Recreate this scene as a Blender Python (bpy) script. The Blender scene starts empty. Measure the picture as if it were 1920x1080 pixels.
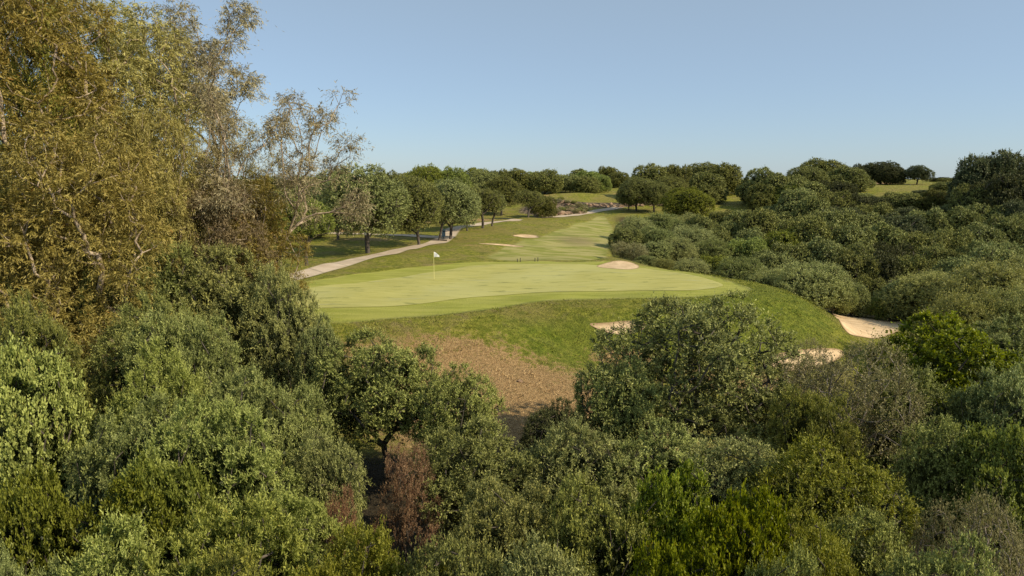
import bpy, math, random
import numpy as np
from mathutils import Vector
from mathutils.geometry import delaunay_2d_cdt

SC = bpy.context.scene
COL = SC.collection
R = math.radians
CAMZ = 8.2
F = 1280.0
PITCH = math.atan(210.0 / F)
SP, CP = math.sin(PITCH), math.cos(PITCH)

# ---------------------------------------------------------------- sighting helpers (photo pixel -> world metres)
def X_at(px, Y, z=0.0):
    d = Y * CP - (z - CAMZ) * SP
    return (px - 960) / F * d
def Z_at(py, Y):
    return CAMZ - Y * math.tan(PITCH + math.atan((py - 540) / F))
def on_plane(px, py, z=0.0):
    Y = (CAMZ - z) / math.tan(PITCH + math.atan((py - 540) / F))
    return (X_at(px, Y, z), Y)

# ---------------------------------------------------------------- terrain
def sdist(P, poly):
    """signed distance (negative inside) of points P (N,2) to polygon"""
    poly = np.asarray(poly, float)
    d = np.full(len(P), 1e9); ins = np.zeros(len(P), bool)
    n = len(poly)
    for i in range(n):
        a = poly[i]; b = poly[(i + 1) % n]; ab = b - a
        t = np.clip(((P - a) @ ab) / max(ab @ ab, 1e-9), 0, 1)
        d = np.minimum(d, np.linalg.norm(P - (a + t[:, None] * ab), axis=1))
        if a[1] != b[1]:
            c = ((a[1] > P[:, 1]) != (b[1] > P[:, 1])) & (P[:, 0] < (b[0] - a[0]) * (P[:, 1] - a[1]) / (b[1] - a[1]) + a[0])
            ins ^= c
    return np.where(ins, -d, d)
def smooth_poly(pts, it=3):
    p = np.asarray(pts, float)
    for _ in range(it):
        q = np.roll(p, -1, axis=0)
        p = np.stack([0.75 * p + 0.25 * q, 0.25 * p + 0.75 * q], 1).reshape(-1, 2)
    return p
def sstep(a, b, x):
    t = np.clip((x - a) / (b - a), 0, 1)
    return t * t * (3 - 2 * t)

CTRL = [(0,-10,-3),(0,5,-2.8),(0,10,-2.6),(0,20,-2.9),(0,27,-3.0),(0,32,-2.4),(-10,10,-2.4),(-10,20,-2.4),(-12,30,-2.0),(-18,34,-1.4),
 (-26,40,-.8),(-30,50,-.3),(-20,20,-2.2),(-30,25,-2),(-40,35,-1),(-30,8,-2),(10,10,-2.6),(10,20,-3.2),(10,27,-3.6),(8,32,-3.1),(14,36,-3.4),
 (20,18,-3.2),(20,30,-3.9),(17,42,-3.6),(22,46,-3.5),(26,52,-3.2),(24,56,-3.1),(30,52,-3.2),(30,30,-4.2),(30,44,-4.2),(40,40,-4.2),(52,50,-4.5),(35,60,-4.6),(45,60,-4.8),
 (28,62,-4),(20,62,-2.6),(14,66,-.8),(25,75,-4),(17,85,-.6),(30,90,-3.4),(40,80,-5),(50,75,-5),(62,80,-4.6),(62,95,-3),(45,95,-3.6),(75,88,-2.4),(80,98,-.6),(75,108,.4),(60,108,-1.6),(55,135,1.6),(72,138,3),
 (45,110,-2.4),(35,112,-1.6),(55,122,-.4),(72,120,1.4),(75,160,6.2),(97,170,6.1),(85,165,6.0),(112,175,6.2),(45,150,3.0),(55,150,3.4),(20,150,3.7),(28,132,1.6),
 (13,130,1.1),(20,138,1.3),(5,125,.8),(0,120,.6),(12,116,.5),(10,100,.2),(0,90,.1),(-5,100,.3),(-20,100,.5),(-40,100,1),(-60,100,1.5),
 (0,70,0),(-10,75,0),(5,78,-.1),(-30,80,.1),(-50,80,.5),(-20,65,0),(-35,62,0),(-20,50,0),(10,60,-.1),(0,62,0),(0,45,-1.2),(8,45,-1.5),(14,50,-1.6),(-10,45,-.8),(-25,140,2),(-50,150,3),(0,160,4),(0,200,5),(-60,200,5),
 (60,200,6.4),(120,205,6.8),(100,120,4.5),(130,150,7),(0,300,4),(-150,300,3),(150,300,5),(-100,100,3),(-100,0,0),(100,0,-2),
 (100,60,-2),(0,-60,-5),(0,600,-4),(-400,300,-2),(400,300,-2),(-400,-100,-3),(400,-100,-3)]
CT = np.array(CTRL, float)
def _rbf():
    d = np.linalg.norm(CT[:, None, :2] - CT[None, :, :2], axis=2)
    n = len(CT); A = np.zeros((n + 1, n + 1)); A[:n, :n] = -d; A[:n, n] = 1; A[n, :n] = 1
    return np.linalg.solve(A, np.concatenate([CT[:, 2], [0]]))
WTS = _rbf()
GX0, GX1, GY0, GY1, GS = -420., 420., -120., 640., 2.0
def _grid():
    xs = np.arange(GX0, GX1 + .1, GS); ys = np.arange(GY0, GY1 + .1, GS)
    XX, YY = np.meshgrid(xs, ys, indexing='ij')
    Z = np.zeros(XX.shape)
    for c, w in zip(CT, WTS[:-1]):
        Z -= w * np.hypot(XX - c[0], YY - c[1])
    Z += WTS[-1]
    k = np.exp(-0.5 * (np.arange(-4, 5) / 1.4) ** 2); k /= k.sum()
    for ax in (0, 1):
        Zp = np.pad(Z, [(4, 4) if a == ax else (0, 0) for a in (0, 1)], mode='edge')
        Z = sum(k[i] * np.take(Zp, np.arange(i, i + Z.shape[ax]), axis=ax) for i in range(9))
    return Z
ZG = _grid()
def base_h(x, y):
    u = np.clip((x - GX0) / GS, 1, ZG.shape[0] - 3.001); v = np.clip((y - GY0) / GS, 1, ZG.shape[1] - 3.001)
    i = u.astype(int); j = v.astype(int); fu = u - i; fv = v - j
    def w(t):   # uniform cubic B-spline
        return [(1 - t) ** 3 / 6, (3 * t ** 3 - 6 * t * t + 4) / 6, (-3 * t ** 3 + 3 * t * t + 3 * t + 1) / 6, t ** 3 / 6]
    wu, wv = w(fu), w(fv); r = 0
    for a in range(4):
        for b in range(4):
            r = r + wu[a] * wv[b] * ZG[i + a - 1, j + b - 1]
    return r

PLATEAU = smooth_poly([on_plane(*p) for p in [(380,545),(520,590),(640,601),(780,596),(900,588),(1000,566),(1120,572),(1200,576),(1300,570),(1400,562),(1468,555),(1462,540),(1400,526),(1330,516),
    (1230,505),(1120,494),(900,490),(700,498),(560,512)]])
GREEN = smooth_poly([on_plane(*p) for p in [(520,560),(570,577),(680,578),(790,568),(900,552),(1000,546),(1130,545),(1260,548),(1350,543),(1360,532),(1270,514),(1180,504),(1060,498),(900,498),
    (820,510),(700,528),(600,540),(530,548)]])
FRINGE_PTS = [on_plane(*p) for p in [(480,570),(560,596),(640,601),(780,592),(900,580),(990,562),(1100,557),(1260,560),(1370,553),(1420,546),(1380,530),(1290,511),(1180,499),(1060,494),(900,493),
    (780,503),(660,518),(560,534),(480,548)]]
FRINGE = smooth_poly(FRINGE_PTS)
FAIRWAY_PX = ([(905,487),(925,478),(960,462),(1000,450),(1050,438),(1080,425),(1130,415),(1150,424),(1152,440),(1140,462),(1140,480),(1100,489),(1020,492),(950,492)])
FAIRWAY = smooth_poly([on_plane(*p) for p in FAIRWAY_PX])
def blob(cx, cy, rx, ry, seed, rot=0, n=22, amp=.12):
    rg = random.Random(seed); ph = [rg.uniform(0, 6.28) for _ in range(4)]
    out = []
    for k in range(n):
        t = 2 * math.pi * k / n
        r = 1 + amp * math.sin(2 * t + ph[0]) + amp * .8 * math.sin(3 * t + ph[1]) + amp * .4 * math.sin(5 * t + ph[2])
        x, y = rx * r * math.cos(t), ry * r * math.sin(t)
        out.append((cx + x * math.cos(rot) - y * math.sin(rot), cy + x * math.sin(rot) + y * math.cos(rot)))
    return np.array(out)
BUNK = {}
MOUNDS = [(-4.5,77,.55,7,4.2),(-9,71,.5,6,3.5),(-12,66,.35,5,3),(1,99,.5,8,4),(6,110,.6,9,4),(-17,60,.25,4,3),(10,64.5,.4,2.6,2.0),(12,92,.3,6,6),(-20,85,.4,6,5),
          (13,152,.9,8,4),(0,84.5,.35,5,2.2),(3,118,.5,6,3),(16,122,.5,6,3)]
def H(x, y):
    x = np.atleast_1d(np.asarray(x, float)); y = np.atleast_1d(np.asarray(y, float))
    z = base_h(x, y)
    near = (np.abs(x) < 60) & (y > 15) & (y < 110)
    P = np.stack([x, y], 1)
    if near.any():
        d = sdist(P[near], PLATEAU)
        xn = x[near]; yn = y[near]
        wid = 6.0 + 2.0 * sstep(6, 16, xn)
        t = 1 - sstep(-1.0, wid, d)
        top = .0 + .012 * (yn - 50) + .10 * np.sin(xn * .22 + yn * .1) * np.exp(-((yn - 48) / 14) ** 2)
        z[near] = z[near] * (1 - t) + top * t
    for (mx, my, h, rx, ry) in MOUNDS:
        z += h * np.exp(-((x - mx) / rx) ** 2 - ((y - my) / ry) ** 2)
    # rocky bank at the back
    z += 1.5 * np.exp(-((x - 8) / 6) ** 2 - ((y - 141) / 6) ** 2)
    # slope hollow above the front bunker
    z -= .5 * np.exp(-((x - 6.8) / 3.0) ** 2 - ((y - 39.2) / 2.2) ** 2)
    for poly, dep in BUNK.values():
        c = poly.mean(0); m = (np.abs(x - c[0]) < 9) & (np.abs(y - c[1]) < 9)
        if m.any():
            d = sdist(P[m], poly)
            z[m] -= dep * (1 - sstep(-.9, .35, d))
    # gentle lumps
    z += .05 * np.sin(x * .9 + 1.3 * np.sin(y * .35)) * np.sin(y * .7) * sstep(20, 30, y) + .25 * np.sin(x * .11 + 2) * np.sin(y * .08) * sstep(60, 90, y)
    return z
def h1(x, y):
    return float(H(x, y)[0])
def on_ground(px, py):
    """where the sight line through a pixel meets the ground"""
    t = math.tan(PITCH + math.atan((py - 540) / F)); Y = np.concatenate([np.arange(20, 160, .1)])
    z = CAMZ - Y * t; d = Y * CP - (z - CAMZ) * SP; x = (px - 960) / F * d
    hit = np.nonzero(z < H(x, Y))[0]
    i = hit[0] if len(hit) else len(Y) - 1
    return (float(x[i]), float(Y[i]))
# bunkers: outline, depth
BUNK.update({
 'front':  (smooth_poly([on_ground(*q) for q in [(1098,606),(1130,606),(1180,600),(1215,606),(1205,622),(1160,630),(1125,620)]], 2), .35),
 'right':  (smooth_poly([on_ground(*q) for q in [(1556,583),(1600,587),(1660,594),(1700,604),(1690,622),(1650,634),(1600,632),(1582,618),(1572,600)]], 2), .15),
 'low':    (smooth_poly([on_ground(*q) for q in [(1440,668),(1490,658),(1545,654),(1580,656),(1585,668),(1550,688),(1480,698),(1445,690)]], 2), .12),
 'back':   (smooth_poly([on_ground(*q) for q in [(1112,500),(1140,492),(1165,489),(1190,494),(1203,503),(1180,507),(1140,504)]], 2), -.02),
 'fair_a': (blob(*on_ground(940,458), 2.3, 1.7, 3), .25),
 'fair_b': (blob(*on_ground(988,442), 1.8, 1.6, 5), .25),
})

# ---------------------------------------------------------------- object helpers
def link(o, parent=None):
    COL.objects.link(o)
    if parent is not None: o.parent = parent
    return o
def tag(o, label=None, cat=None, group=None, kind=None):
    if label: o['label'] = label
    if cat: o['category'] = cat
    if group: o['group'] = group
    if kind: o['kind'] = kind
    return o
def mesh_np(name, V, faces_list, mats, attrs=None, smooth=False, mat_idx=None):
    """faces_list: (N,4) or (N,3) int array"""
    me = bpy.data.meshes.new(name)
    V = np.asarray(V, np.float32); Fa = np.asarray(faces_list, np.int32)
    nf, k = Fa.shape
    me.vertices.add(len(V)); me.vertices.foreach_set('co', V.ravel())
    me.loops.add(nf * k); me.loops.foreach_set('vertex_index', Fa.ravel())
    me.polygons.add(nf); me.polygons.foreach_set('loop_start', np.arange(0, nf * k, k, dtype=np.int32))
    try: me.polygons.foreach_set('loop_total', np.full(nf, k, np.int32))
    except Exception: pass
    if smooth: me.polygons.foreach_set('use_smooth', np.ones(nf, bool))
    for m in mats: me.materials.append(m)
    if mat_idx is not None: me.polygons.foreach_set('material_index', np.asarray(mat_idx, np.int32))
    for an, (dom, dat) in (attrs or {}).items():
        dat = np.asarray(dat, np.float32)
        if dat.ndim == 1:
            a = me.attributes.new(an, 'FLOAT', dom); a.data.foreach_set('value', dat)
        else:
            a = me.attributes.new(an, 'FLOAT_COLOR', dom); a.data.foreach_set('color', dat.ravel())
    me.update(calc_edges=True)
    return me

# ---------------------------------------------------------------- node helpers
class NT:
    def __init__(s, name):
        s.m = bpy.data.materials.new(name); s.m.use_nodes = True
        s.t = s.m.node_tree; s.t.nodes.clear()
        s.out = s.t.nodes.new('ShaderNodeOutputMaterial')
    def n(s, typ, ins=None, **kw):
        nd = s.t.nodes.new(typ)
        for k, v in kw.items(): setattr(nd, k, v)
        for k, v in (ins or {}).items():
            if isinstance(v, bpy.types.NodeSocket): s.t.links.new(v, nd.inputs[k])
            else: nd.inputs[k].default_value = v
        return nd
    def math(s, op, a, b=0.0, c=None, clamp=False):
        nd = s.n('ShaderNodeMath', {0: a, 1: b}, operation=op, use_clamp=clamp)
        if c is not None:
            if isinstance(c, bpy.types.NodeSocket): s.t.links.new(c, nd.inputs[2])
            else: nd.inputs[2].default_value = c
        return nd.outputs[0]
    def mix(s, f, a, b, mode='MIX'):
        nd = s.n('ShaderNodeMix', data_type='RGBA', blend_type=mode)
        for k, v in ((0, f), (6, a), (7, b)):
            if isinstance(v, bpy.types.NodeSocket): s.t.links.new(v, nd.inputs[k])
            else: nd.inputs[k].default_value = v if k == 0 else (tuple(v) + (1,) if len(v) == 3 else v)
        return nd.outputs[2]
    def noise(s, scale, detail=4, rough=.55, vec=None, dist=0.0):
        nd = s.n('ShaderNodeTexNoise', {'Scale': scale, 'Detail': detail, 'Roughness': rough, 'Distortion': dist})
        if vec is not None: s.t.links.new(vec, nd.inputs['Vector'])
        return nd.outputs['Fac']
    def ramp(s, f, a, b):
        nd = s.n('ShaderNodeMapRange', {0: f, 1: a, 2: b, 3: 0.0, 4: 1.0}, interpolation_type='SMOOTHSTEP')
        return nd.outputs[0]
    def pos(s):
        return s.n('ShaderNodeNewGeometry').outputs['Position']
    def scaled(s, vec, sx, sy, sz, rot=0):
        return s.n('ShaderNodeMapping', {0: vec, 2: (0, 0, rot), 3: (sx, sy, sz)}).outputs[0]
    def attr(s, name):
        return s.n('ShaderNodeAttribute', attribute_name=name)
    def done(s, sh):
        s.t.links.new(sh, s.out.inputs[0]); return s.m

def leaf_mat(name, dark, mid, light, transl=.3, rough=.5, back=None, odd=None, objvar=.25):
    n = NT(name)
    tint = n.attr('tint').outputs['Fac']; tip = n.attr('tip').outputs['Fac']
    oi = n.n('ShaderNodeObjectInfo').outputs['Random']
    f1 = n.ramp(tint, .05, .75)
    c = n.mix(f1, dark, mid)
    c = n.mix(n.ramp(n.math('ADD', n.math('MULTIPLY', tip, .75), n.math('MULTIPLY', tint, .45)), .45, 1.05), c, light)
    if odd: c = n.mix(n.ramp(tint, .93, .97), c, odd)
    big = n.noise(.55, 3, .6, n.pos())
    c = n.mix(n.math('MULTIPLY', n.ramp(big, .35, .65), .45), c, n.mix(.5, c, light))
    hs = n.n('ShaderNodeHueSaturation', {'Hue': n.math('MULTIPLY_ADD', oi, .03, .485), 'Saturation': n.math('MULTIPLY_ADD', oi, -.2, 1.08),
             'Value': n.math('MULTIPLY_ADD', oi, objvar * 2, 1 - objvar), 'Color': c}).outputs[0]
    if back:
        bf = n.n('ShaderNodeNewGeometry').outputs['Backfacing']
        hs = n.mix(n.math('MULTIPLY', bf, .6), hs, back)
    p = n.n('ShaderNodeBsdfPrincipled', {'Base Color': hs, 'Roughness': rough, 'Specular IOR Level': .2})
    tc = n.n('ShaderNodeHueSaturation', {'Saturation': 1.15, 'Value': 1.3, 'Color': hs}).outputs[0]
    t = n.n('ShaderNodeBsdfTranslucent', {'Color': tc})
    return n.done(n.n('ShaderNodeMixShader', {0: transl, 1: p.outputs[0], 2: t.outputs[0]}).outputs[0])
def bark_mat(name, a, b, scale=9):
    n = NT(name)
    v = n.scaled(n.n('ShaderNodeTexCoord').outputs['Object'], 1, 1, .3)
    f = n.noise(scale, 6, .65, v)
    c = n.mix(n.ramp(f, .35, .65), a, b)
    bp = n.n('ShaderNodeBump', {'Strength': .6, 'Distance': .03, 'Height': f})
    return n.done(n.n('ShaderNodeBsdfPrincipled', {'Base Color': c, 'Roughness': .85, 'Normal': bp.outputs[0]}).outputs[0])
def plain_mat(name, col, rough=.6, var=.15, scale=8, metal=0.):
    n = NT(name)
    f = n.noise(scale, 5, .6, n.n('ShaderNodeTexCoord').outputs['Object'])
    c = n.mix(f, tuple(x * (1 - var) for x in col), tuple(min(1, x * (1 + var)) for x in col))
    return n.done(n.n('ShaderNodeBsdfPrincipled', {'Base Color': c, 'Roughness': rough, 'Metallic': metal}).outputs[0])

LM = {
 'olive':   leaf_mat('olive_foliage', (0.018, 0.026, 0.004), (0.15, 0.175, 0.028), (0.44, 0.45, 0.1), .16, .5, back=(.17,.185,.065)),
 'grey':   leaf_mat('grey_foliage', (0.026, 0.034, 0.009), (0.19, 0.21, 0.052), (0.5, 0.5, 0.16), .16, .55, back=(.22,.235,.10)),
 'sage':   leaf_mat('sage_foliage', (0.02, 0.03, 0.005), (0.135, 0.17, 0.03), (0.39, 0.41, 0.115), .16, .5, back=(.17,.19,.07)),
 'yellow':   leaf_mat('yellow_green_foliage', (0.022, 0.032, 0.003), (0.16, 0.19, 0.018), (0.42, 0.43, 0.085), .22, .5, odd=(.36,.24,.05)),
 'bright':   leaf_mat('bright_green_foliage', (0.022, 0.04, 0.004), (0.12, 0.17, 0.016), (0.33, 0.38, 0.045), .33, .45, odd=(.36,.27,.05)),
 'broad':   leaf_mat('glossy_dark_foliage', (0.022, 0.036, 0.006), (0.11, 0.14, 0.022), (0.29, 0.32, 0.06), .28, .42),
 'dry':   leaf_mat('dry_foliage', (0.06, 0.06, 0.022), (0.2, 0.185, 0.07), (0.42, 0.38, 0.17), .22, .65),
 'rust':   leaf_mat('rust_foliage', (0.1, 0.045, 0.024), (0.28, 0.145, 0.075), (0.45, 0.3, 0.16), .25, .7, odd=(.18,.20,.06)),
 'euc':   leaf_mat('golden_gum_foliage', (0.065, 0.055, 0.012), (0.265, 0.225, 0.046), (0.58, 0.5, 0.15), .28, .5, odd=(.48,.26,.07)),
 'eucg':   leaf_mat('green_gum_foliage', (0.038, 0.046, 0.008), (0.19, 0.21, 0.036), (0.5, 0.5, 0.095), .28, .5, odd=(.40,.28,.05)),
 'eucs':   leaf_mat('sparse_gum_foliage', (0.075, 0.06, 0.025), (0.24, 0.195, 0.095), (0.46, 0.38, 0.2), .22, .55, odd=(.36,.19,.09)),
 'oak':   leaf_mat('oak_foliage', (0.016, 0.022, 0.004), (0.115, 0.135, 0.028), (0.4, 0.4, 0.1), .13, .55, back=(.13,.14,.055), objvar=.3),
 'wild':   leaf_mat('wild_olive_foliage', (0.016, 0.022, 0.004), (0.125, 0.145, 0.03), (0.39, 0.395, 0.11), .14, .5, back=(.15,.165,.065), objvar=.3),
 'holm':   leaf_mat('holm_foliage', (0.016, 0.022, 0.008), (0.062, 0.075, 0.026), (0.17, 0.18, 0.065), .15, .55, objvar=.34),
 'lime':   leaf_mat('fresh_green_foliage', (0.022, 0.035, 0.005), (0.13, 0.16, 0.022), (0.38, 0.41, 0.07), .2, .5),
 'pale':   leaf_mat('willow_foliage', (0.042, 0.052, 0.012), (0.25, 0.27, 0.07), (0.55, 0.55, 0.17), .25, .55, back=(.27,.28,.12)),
}
BARK = bark_mat('dark_bark', (.045,.035,.026), (.13,.105,.08))
BARKG = bark_mat('gum_bark', (.22,.16,.10), (.48,.38,.26), 5)
BARKD = bark_mat('twig_bark', (.15,.12,.09), (.36,.30,.24), 6)

# ---------------------------------------------------------------- foliage generator
def nrm(v):
    return v / np.maximum(np.linalg.norm(v, axis=-1, keepdims=True), 1e-9)
def leaf_quads(p, d, s, L, W):
    L = L[:, None]; W = W[:, None]
    u = np.cross(s, d)
    v0 = p; v2 = p + d * L
    m = p + d * L * .45 - u * W * .22
    V = np.stack([v0, m + s * W * .5, v2, m - s * W * .5], 1).reshape(-1, 3)
    return V
def tufts_to_leaves(T, O, rg, K, M, tl, L, W, spread=.7, up=.3, droop=0., hang=0., ndir=.8):
    """T tuft points, O outward dirs -> leaf quads with tint/tip"""
    n = len(T)
    O_ = np.repeat(O, K, 0); P = np.repeat(T, K, 0)
    td = nrm(O_ + spread * rg.normal(size=P.shape) + np.array([0, 0, up]))
    tlen = tl * rg.uniform(.5, 1.15, len(P)) * (1 + .9 * (rg.random(len(P)) < .07))
    tt = np.repeat(rg.random(n), K); tlen = tlen * np.repeat(rg.uniform(.6, 1.45, n), K)
    # leaves on twigs
    P2 = np.repeat(P, M, 0); D2 = np.repeat(td, M, 0); O2 = np.repeat(O_, M, 0); L2 = np.repeat(tlen, M); t2 = np.repeat(tt, M)
    s = (np.tile(np.arange(M), len(P)) + rg.random(len(P2))) / M
    s = .12 + .88 * s
    pos = P2 + D2 * (L2 * s)[:, None]
    pos[:, 2] -= droop * L2 * s * s
    tw = D2.copy(); tw[:, 2] -= 2 * droop * s
    ld = nrm(nrm(tw) * .75 + .75 * rg.normal(size=pos.shape) + np.array([0, 0, -hang]))
    side = nrm(np.cross(ld, nrm(O2 + np.array([0, 0, .35])) + ndir * rg.normal(size=pos.shape)))
    sz = rg.uniform(.5, 1.0, len(pos)) + .65 * rg.random(len(pos)) ** 3
    V = leaf_quads(pos, ld, side, L * sz, W * sz)
    tint = np.clip(.55 * t2 + .45 * rg.random(len(pos)), 0, 1)
    return V, tint, s
def lobe_tufts(lobes, n, rg, inner=.74, low=-.35):
    C = np.array([l[0] for l in lobes], float); Rr = np.array([l[1] for l in lobes], float)
    w = (Rr[:, 0] * Rr[:, 2]) ; w /= w.sum()
    P = []; O = []; tot = 0
    while tot < n:
        m = int((n - tot) * 1.8) + 20
        k = rg.choice(len(C), m, p=w)
        d = nrm(rg.normal(size=(m, 3)))
        ok = (d[:, 2] > low) | (rg.random(m) < .25)
        rad = inner + (1 - inner) * rg.random(m) ** .6
        p = C[k] + d * Rr[k] * rad[:, None]
        q = np.linalg.norm((p[:, None] - C[None]) / Rr[None], axis=2)
        q[np.arange(m), k] = 9
        ok &= (q.min(1) > .88) | (rg.random(m) < .05)
        P.append(p[ok]); O.append(nrm(d / Rr[k])[ok]); tot += ok.sum()
    return np.concatenate(P)[:n], np.concatenate(O)[:n]
def skeleton(pts, rg, trunk, bias=.35, step=.45, wob=.06):
    """grow limbs to every point. trunk: list of 3d points"""
    cap = 60000
    N = np.zeros((cap, 3)); Ln = np.zeros(cap); par = np.full(cap, -1); cnt = np.zeros(cap)
    k = 0
    for i, q in enumerate(trunk):
        N[k] = q; par[k] = k - 1; Ln[k] = 0 if i == 0 else Ln[k - 1] + np.linalg.norm(N[k] - N[k - 1]); k += 1
    first = max(1, k // 2)
    order = np.argsort(np.linalg.norm(pts - np.array(trunk[-1]), axis=1))
    for q in pts[order]:
        c = np.linalg.norm(N[first:k] - q, axis=1) + bias * Ln[first:k]
        j = first + int(np.argmin(c)); a = N[j].copy(); d = np.linalg.norm(q - a)
        m = max(1, int(d / step)); off = rg.normal(size=3) * wob * d
        pj = j
        for t in range(1, m + 1):
            f = t / m
            pnt = a + (q - a) * f + off * math.sin(math.pi * f) + np.array([0, 0, .12 * d * math.sin(math.pi * f)])
            if k >= cap - 1: break
            N[k] = pnt; par[k] = pj; Ln[k] = Ln[pj] + np.linalg.norm(N[k] - N[pj]); pj = k; k += 1
        cnt[pj] += 1
    for i in range(k - 1, 0, -1): cnt[par[i]] += cnt[i]
    return N[:k], par[:k], np.maximum(cnt[:k], 1)
def tubes(N, par, cnt, r0, expo=.45, rmax=1, sides=5, base_flare=1.25):
    r = np.minimum(r0 * cnt ** expo, rmax)
    idx = np.arange(1, len(N)); a = N[par[idx]]; b = N[idx]; rb = r[idx]; ra = np.minimum(r[par[idx]], rb * 1.25)
    tr = (cnt[par[idx]] > .6 * cnt[0]); ra = np.where(tr, r[par[idx]], ra)
    ra[0] *= base_flare
    d = nrm(b - a); h = np.where(np.abs(d[:, 2:3]) < .9, np.array([[0, 0, 1.]]), np.array([[1., 0, 0]]))
    u = nrm(np.cross(d, h)); v = np.cross(d, u)
    b = b + d * (rb * .3)[:, None]
    ang = np.arange(sides) * 2 * math.pi / sides
    ring = u[:, None] * np.cos(ang)[None, :, None] + v[:, None] * np.sin(ang)[None, :, None]
    A = a[:, None] + ring * ra[:, None, None]; B = b[:, None] + ring * rb[:, None, None]
    V = np.concatenate([A, B], 1).reshape(-1, 3)
    s = np.arange(sides); s2 = (s + 1) % sides
    f = np.stack([s, s2, s2 + sides, s + sides], 1)
    Fc = (np.arange(len(idx)) * 2 * sides)[:, None, None] + f[None]
    return V, Fc.reshape(-1, 4)

PROTO = {}
def build_proto(name, lobes, mat, seed, tufts, K, M, tl, L, W, trunk, skel=200, r0=.012, rmax=.3, bark=BARK, leafkw={}, core=3000, core_size=.16, low=-.35, inner=.74, twiggy=False, parts=('crown', 'trunk'), bias=.35, expo=.45):
    rg = np.random.default_rng(seed)
    T, O = lobe_tufts(lobes[:-1], tufts, rg, low=low, inner=inner)
    V, tint, tip = tufts_to_leaves(T, O, rg, K, M, tl, L, W, **leafkw)
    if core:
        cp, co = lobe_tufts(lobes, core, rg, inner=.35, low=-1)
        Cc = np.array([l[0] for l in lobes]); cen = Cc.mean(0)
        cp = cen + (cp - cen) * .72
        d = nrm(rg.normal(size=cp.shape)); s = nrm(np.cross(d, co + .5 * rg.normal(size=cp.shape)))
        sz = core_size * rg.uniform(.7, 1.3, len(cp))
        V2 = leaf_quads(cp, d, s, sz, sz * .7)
        V = np.concatenate([V, V2]); tint = np.concatenate([tint, rg.random(len(cp)) * .08]); tip = np.concatenate([tip, np.zeros(len(cp))])  # inner leaves take the darkest tint: shade inside the crown put into colour
    nf = len(V) // 4
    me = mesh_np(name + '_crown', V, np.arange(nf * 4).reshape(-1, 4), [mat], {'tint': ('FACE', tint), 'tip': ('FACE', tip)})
    sk = T[rg.choice(len(T), min(skel, len(T)), replace=False)]
    N, par, cnt = skeleton(sk, rg, trunk, bias=bias)
    TV, TF = tubes(N, par, cnt, r0, rmax=rmax, expo=expo)
    tm = mesh_np(name + '_trunk', TV, TF, [bark], smooth=True)
    # measured extents (trim outliers)
    x = np.percentile(np.abs(V[:, 0]), 98.5); zt = np.percentile(V[:, 2], 99.6)
    PROTO[name] = (me, tm, x * 2, zt, parts)
def dome_lobes(rg, n, rx, rz, cz, lr, squash=.85, up=0.0, span=1.65, rag=.22):
    """lobes over the surface of an ellipsoid crown"""
    out = []
    for i in range(n):
        u = (i + .5) / n; zz = 1 - span * u
        th = i * 2.39996 + rg.uniform(-.35, .35); rr = math.sqrt(max(0, 1 - zz * zz))
        q = rg.uniform(1 - 1.5 * rag, 1 + .55 * rag)
        if rg.random() < rag * .35: continue
        l = lr * rg.uniform(.6, 1.45)
        out.append(((rx - l * .7) * rr * math.cos(th) * q, (rx - l * .7) * rr * math.sin(th) * q, cz + (rz - l * .7) * zz * q + up)), 
        out[-1] = (out[-1], (l, l * rg.uniform(.75, 1.25), l * squash * rg.uniform(.8, 1.2)))
    out.append(((0, 0, cz), (rx * .55, rx * .55, rz * .55)))
    return out
def T0(h, lean=(0, 0), n=6):
    return [(lean[0] * (i / n) ** 1.4 * h, lean[1] * (i / n) ** 1.4 * h, -.4 + (h + .4) * i / n) for i in range(n + 1)]

rnd = random.Random(11)
nr = np.random.default_rng(5)
# near shrubs ------------------------------------------------
SHR = ('foliage', 'stem')
for i, (nl, sq) in enumerate([(20, .9), (26, 1.0), (16, .8)]):
    build_proto('feather%d' % i, dome_lobes(nr, nl, 2.6, 2.5, 2.6, .95, sq), LM['sage'], 20 + i, 1000, 8, 13, .32, .085, .026, T0(.9), skel=170,
                leafkw=dict(spread=.55, up=.55, droop=.1), core=9000, core_size=.15, parts=SHR)
for i, (nl, sq) in enumerate([(22, .85), (30, .8)]):
    build_proto('olive%d' % i, dome_lobes(nr, nl, 2.6, 2.4, 3.0, .85, sq), LM['olive'], 30 + i, 950, 8, 12, .28, .08, .029, T0(1.3, (.1, .05)), skel=200,
                leafkw=dict(spread=.8, up=.35), core=7000, core_size=.13, parts=SHR, r0=.011)
for i, (nl, sq) in enumerate([(18, .9), (26, .85)]):
    build_proto('broad%d' % i, dome_lobes(nr, nl, 2.5, 2.4, 2.5, .85, sq), LM['bright'], 40 + i, 950, 7, 10, .26, .09, .055, T0(.8), skel=150,
                leafkw=dict(spread=.7, up=.45), core=7000, core_size=.14, parts=SHR)
build_proto('bigolive', dome_lobes(nr, 50, 2.7, 2.6, 3.0, .62, .8, rag=.34), LM['olive'], 37, 1250, 8, 12, .26, .07, .026, T0(1.0, (.1, .05)), skel=300, leafkw=dict(spread=.8, up=.35), core=2500, core_size=.12, parts=SHR, r0=.012)
build_proto('twiggy', dome_lobes(nr, 22, 2.6, 2.4, 2.6, .9, .85), LM['dry'], 50, 1000, 6, 9, .35, .06, .028, T0(.8), skel=900, bark=BARKD, r0=.006, expo=.5,
            leafkw=dict(spread=.8, up=.2), core=0, parts=SHR)
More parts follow.
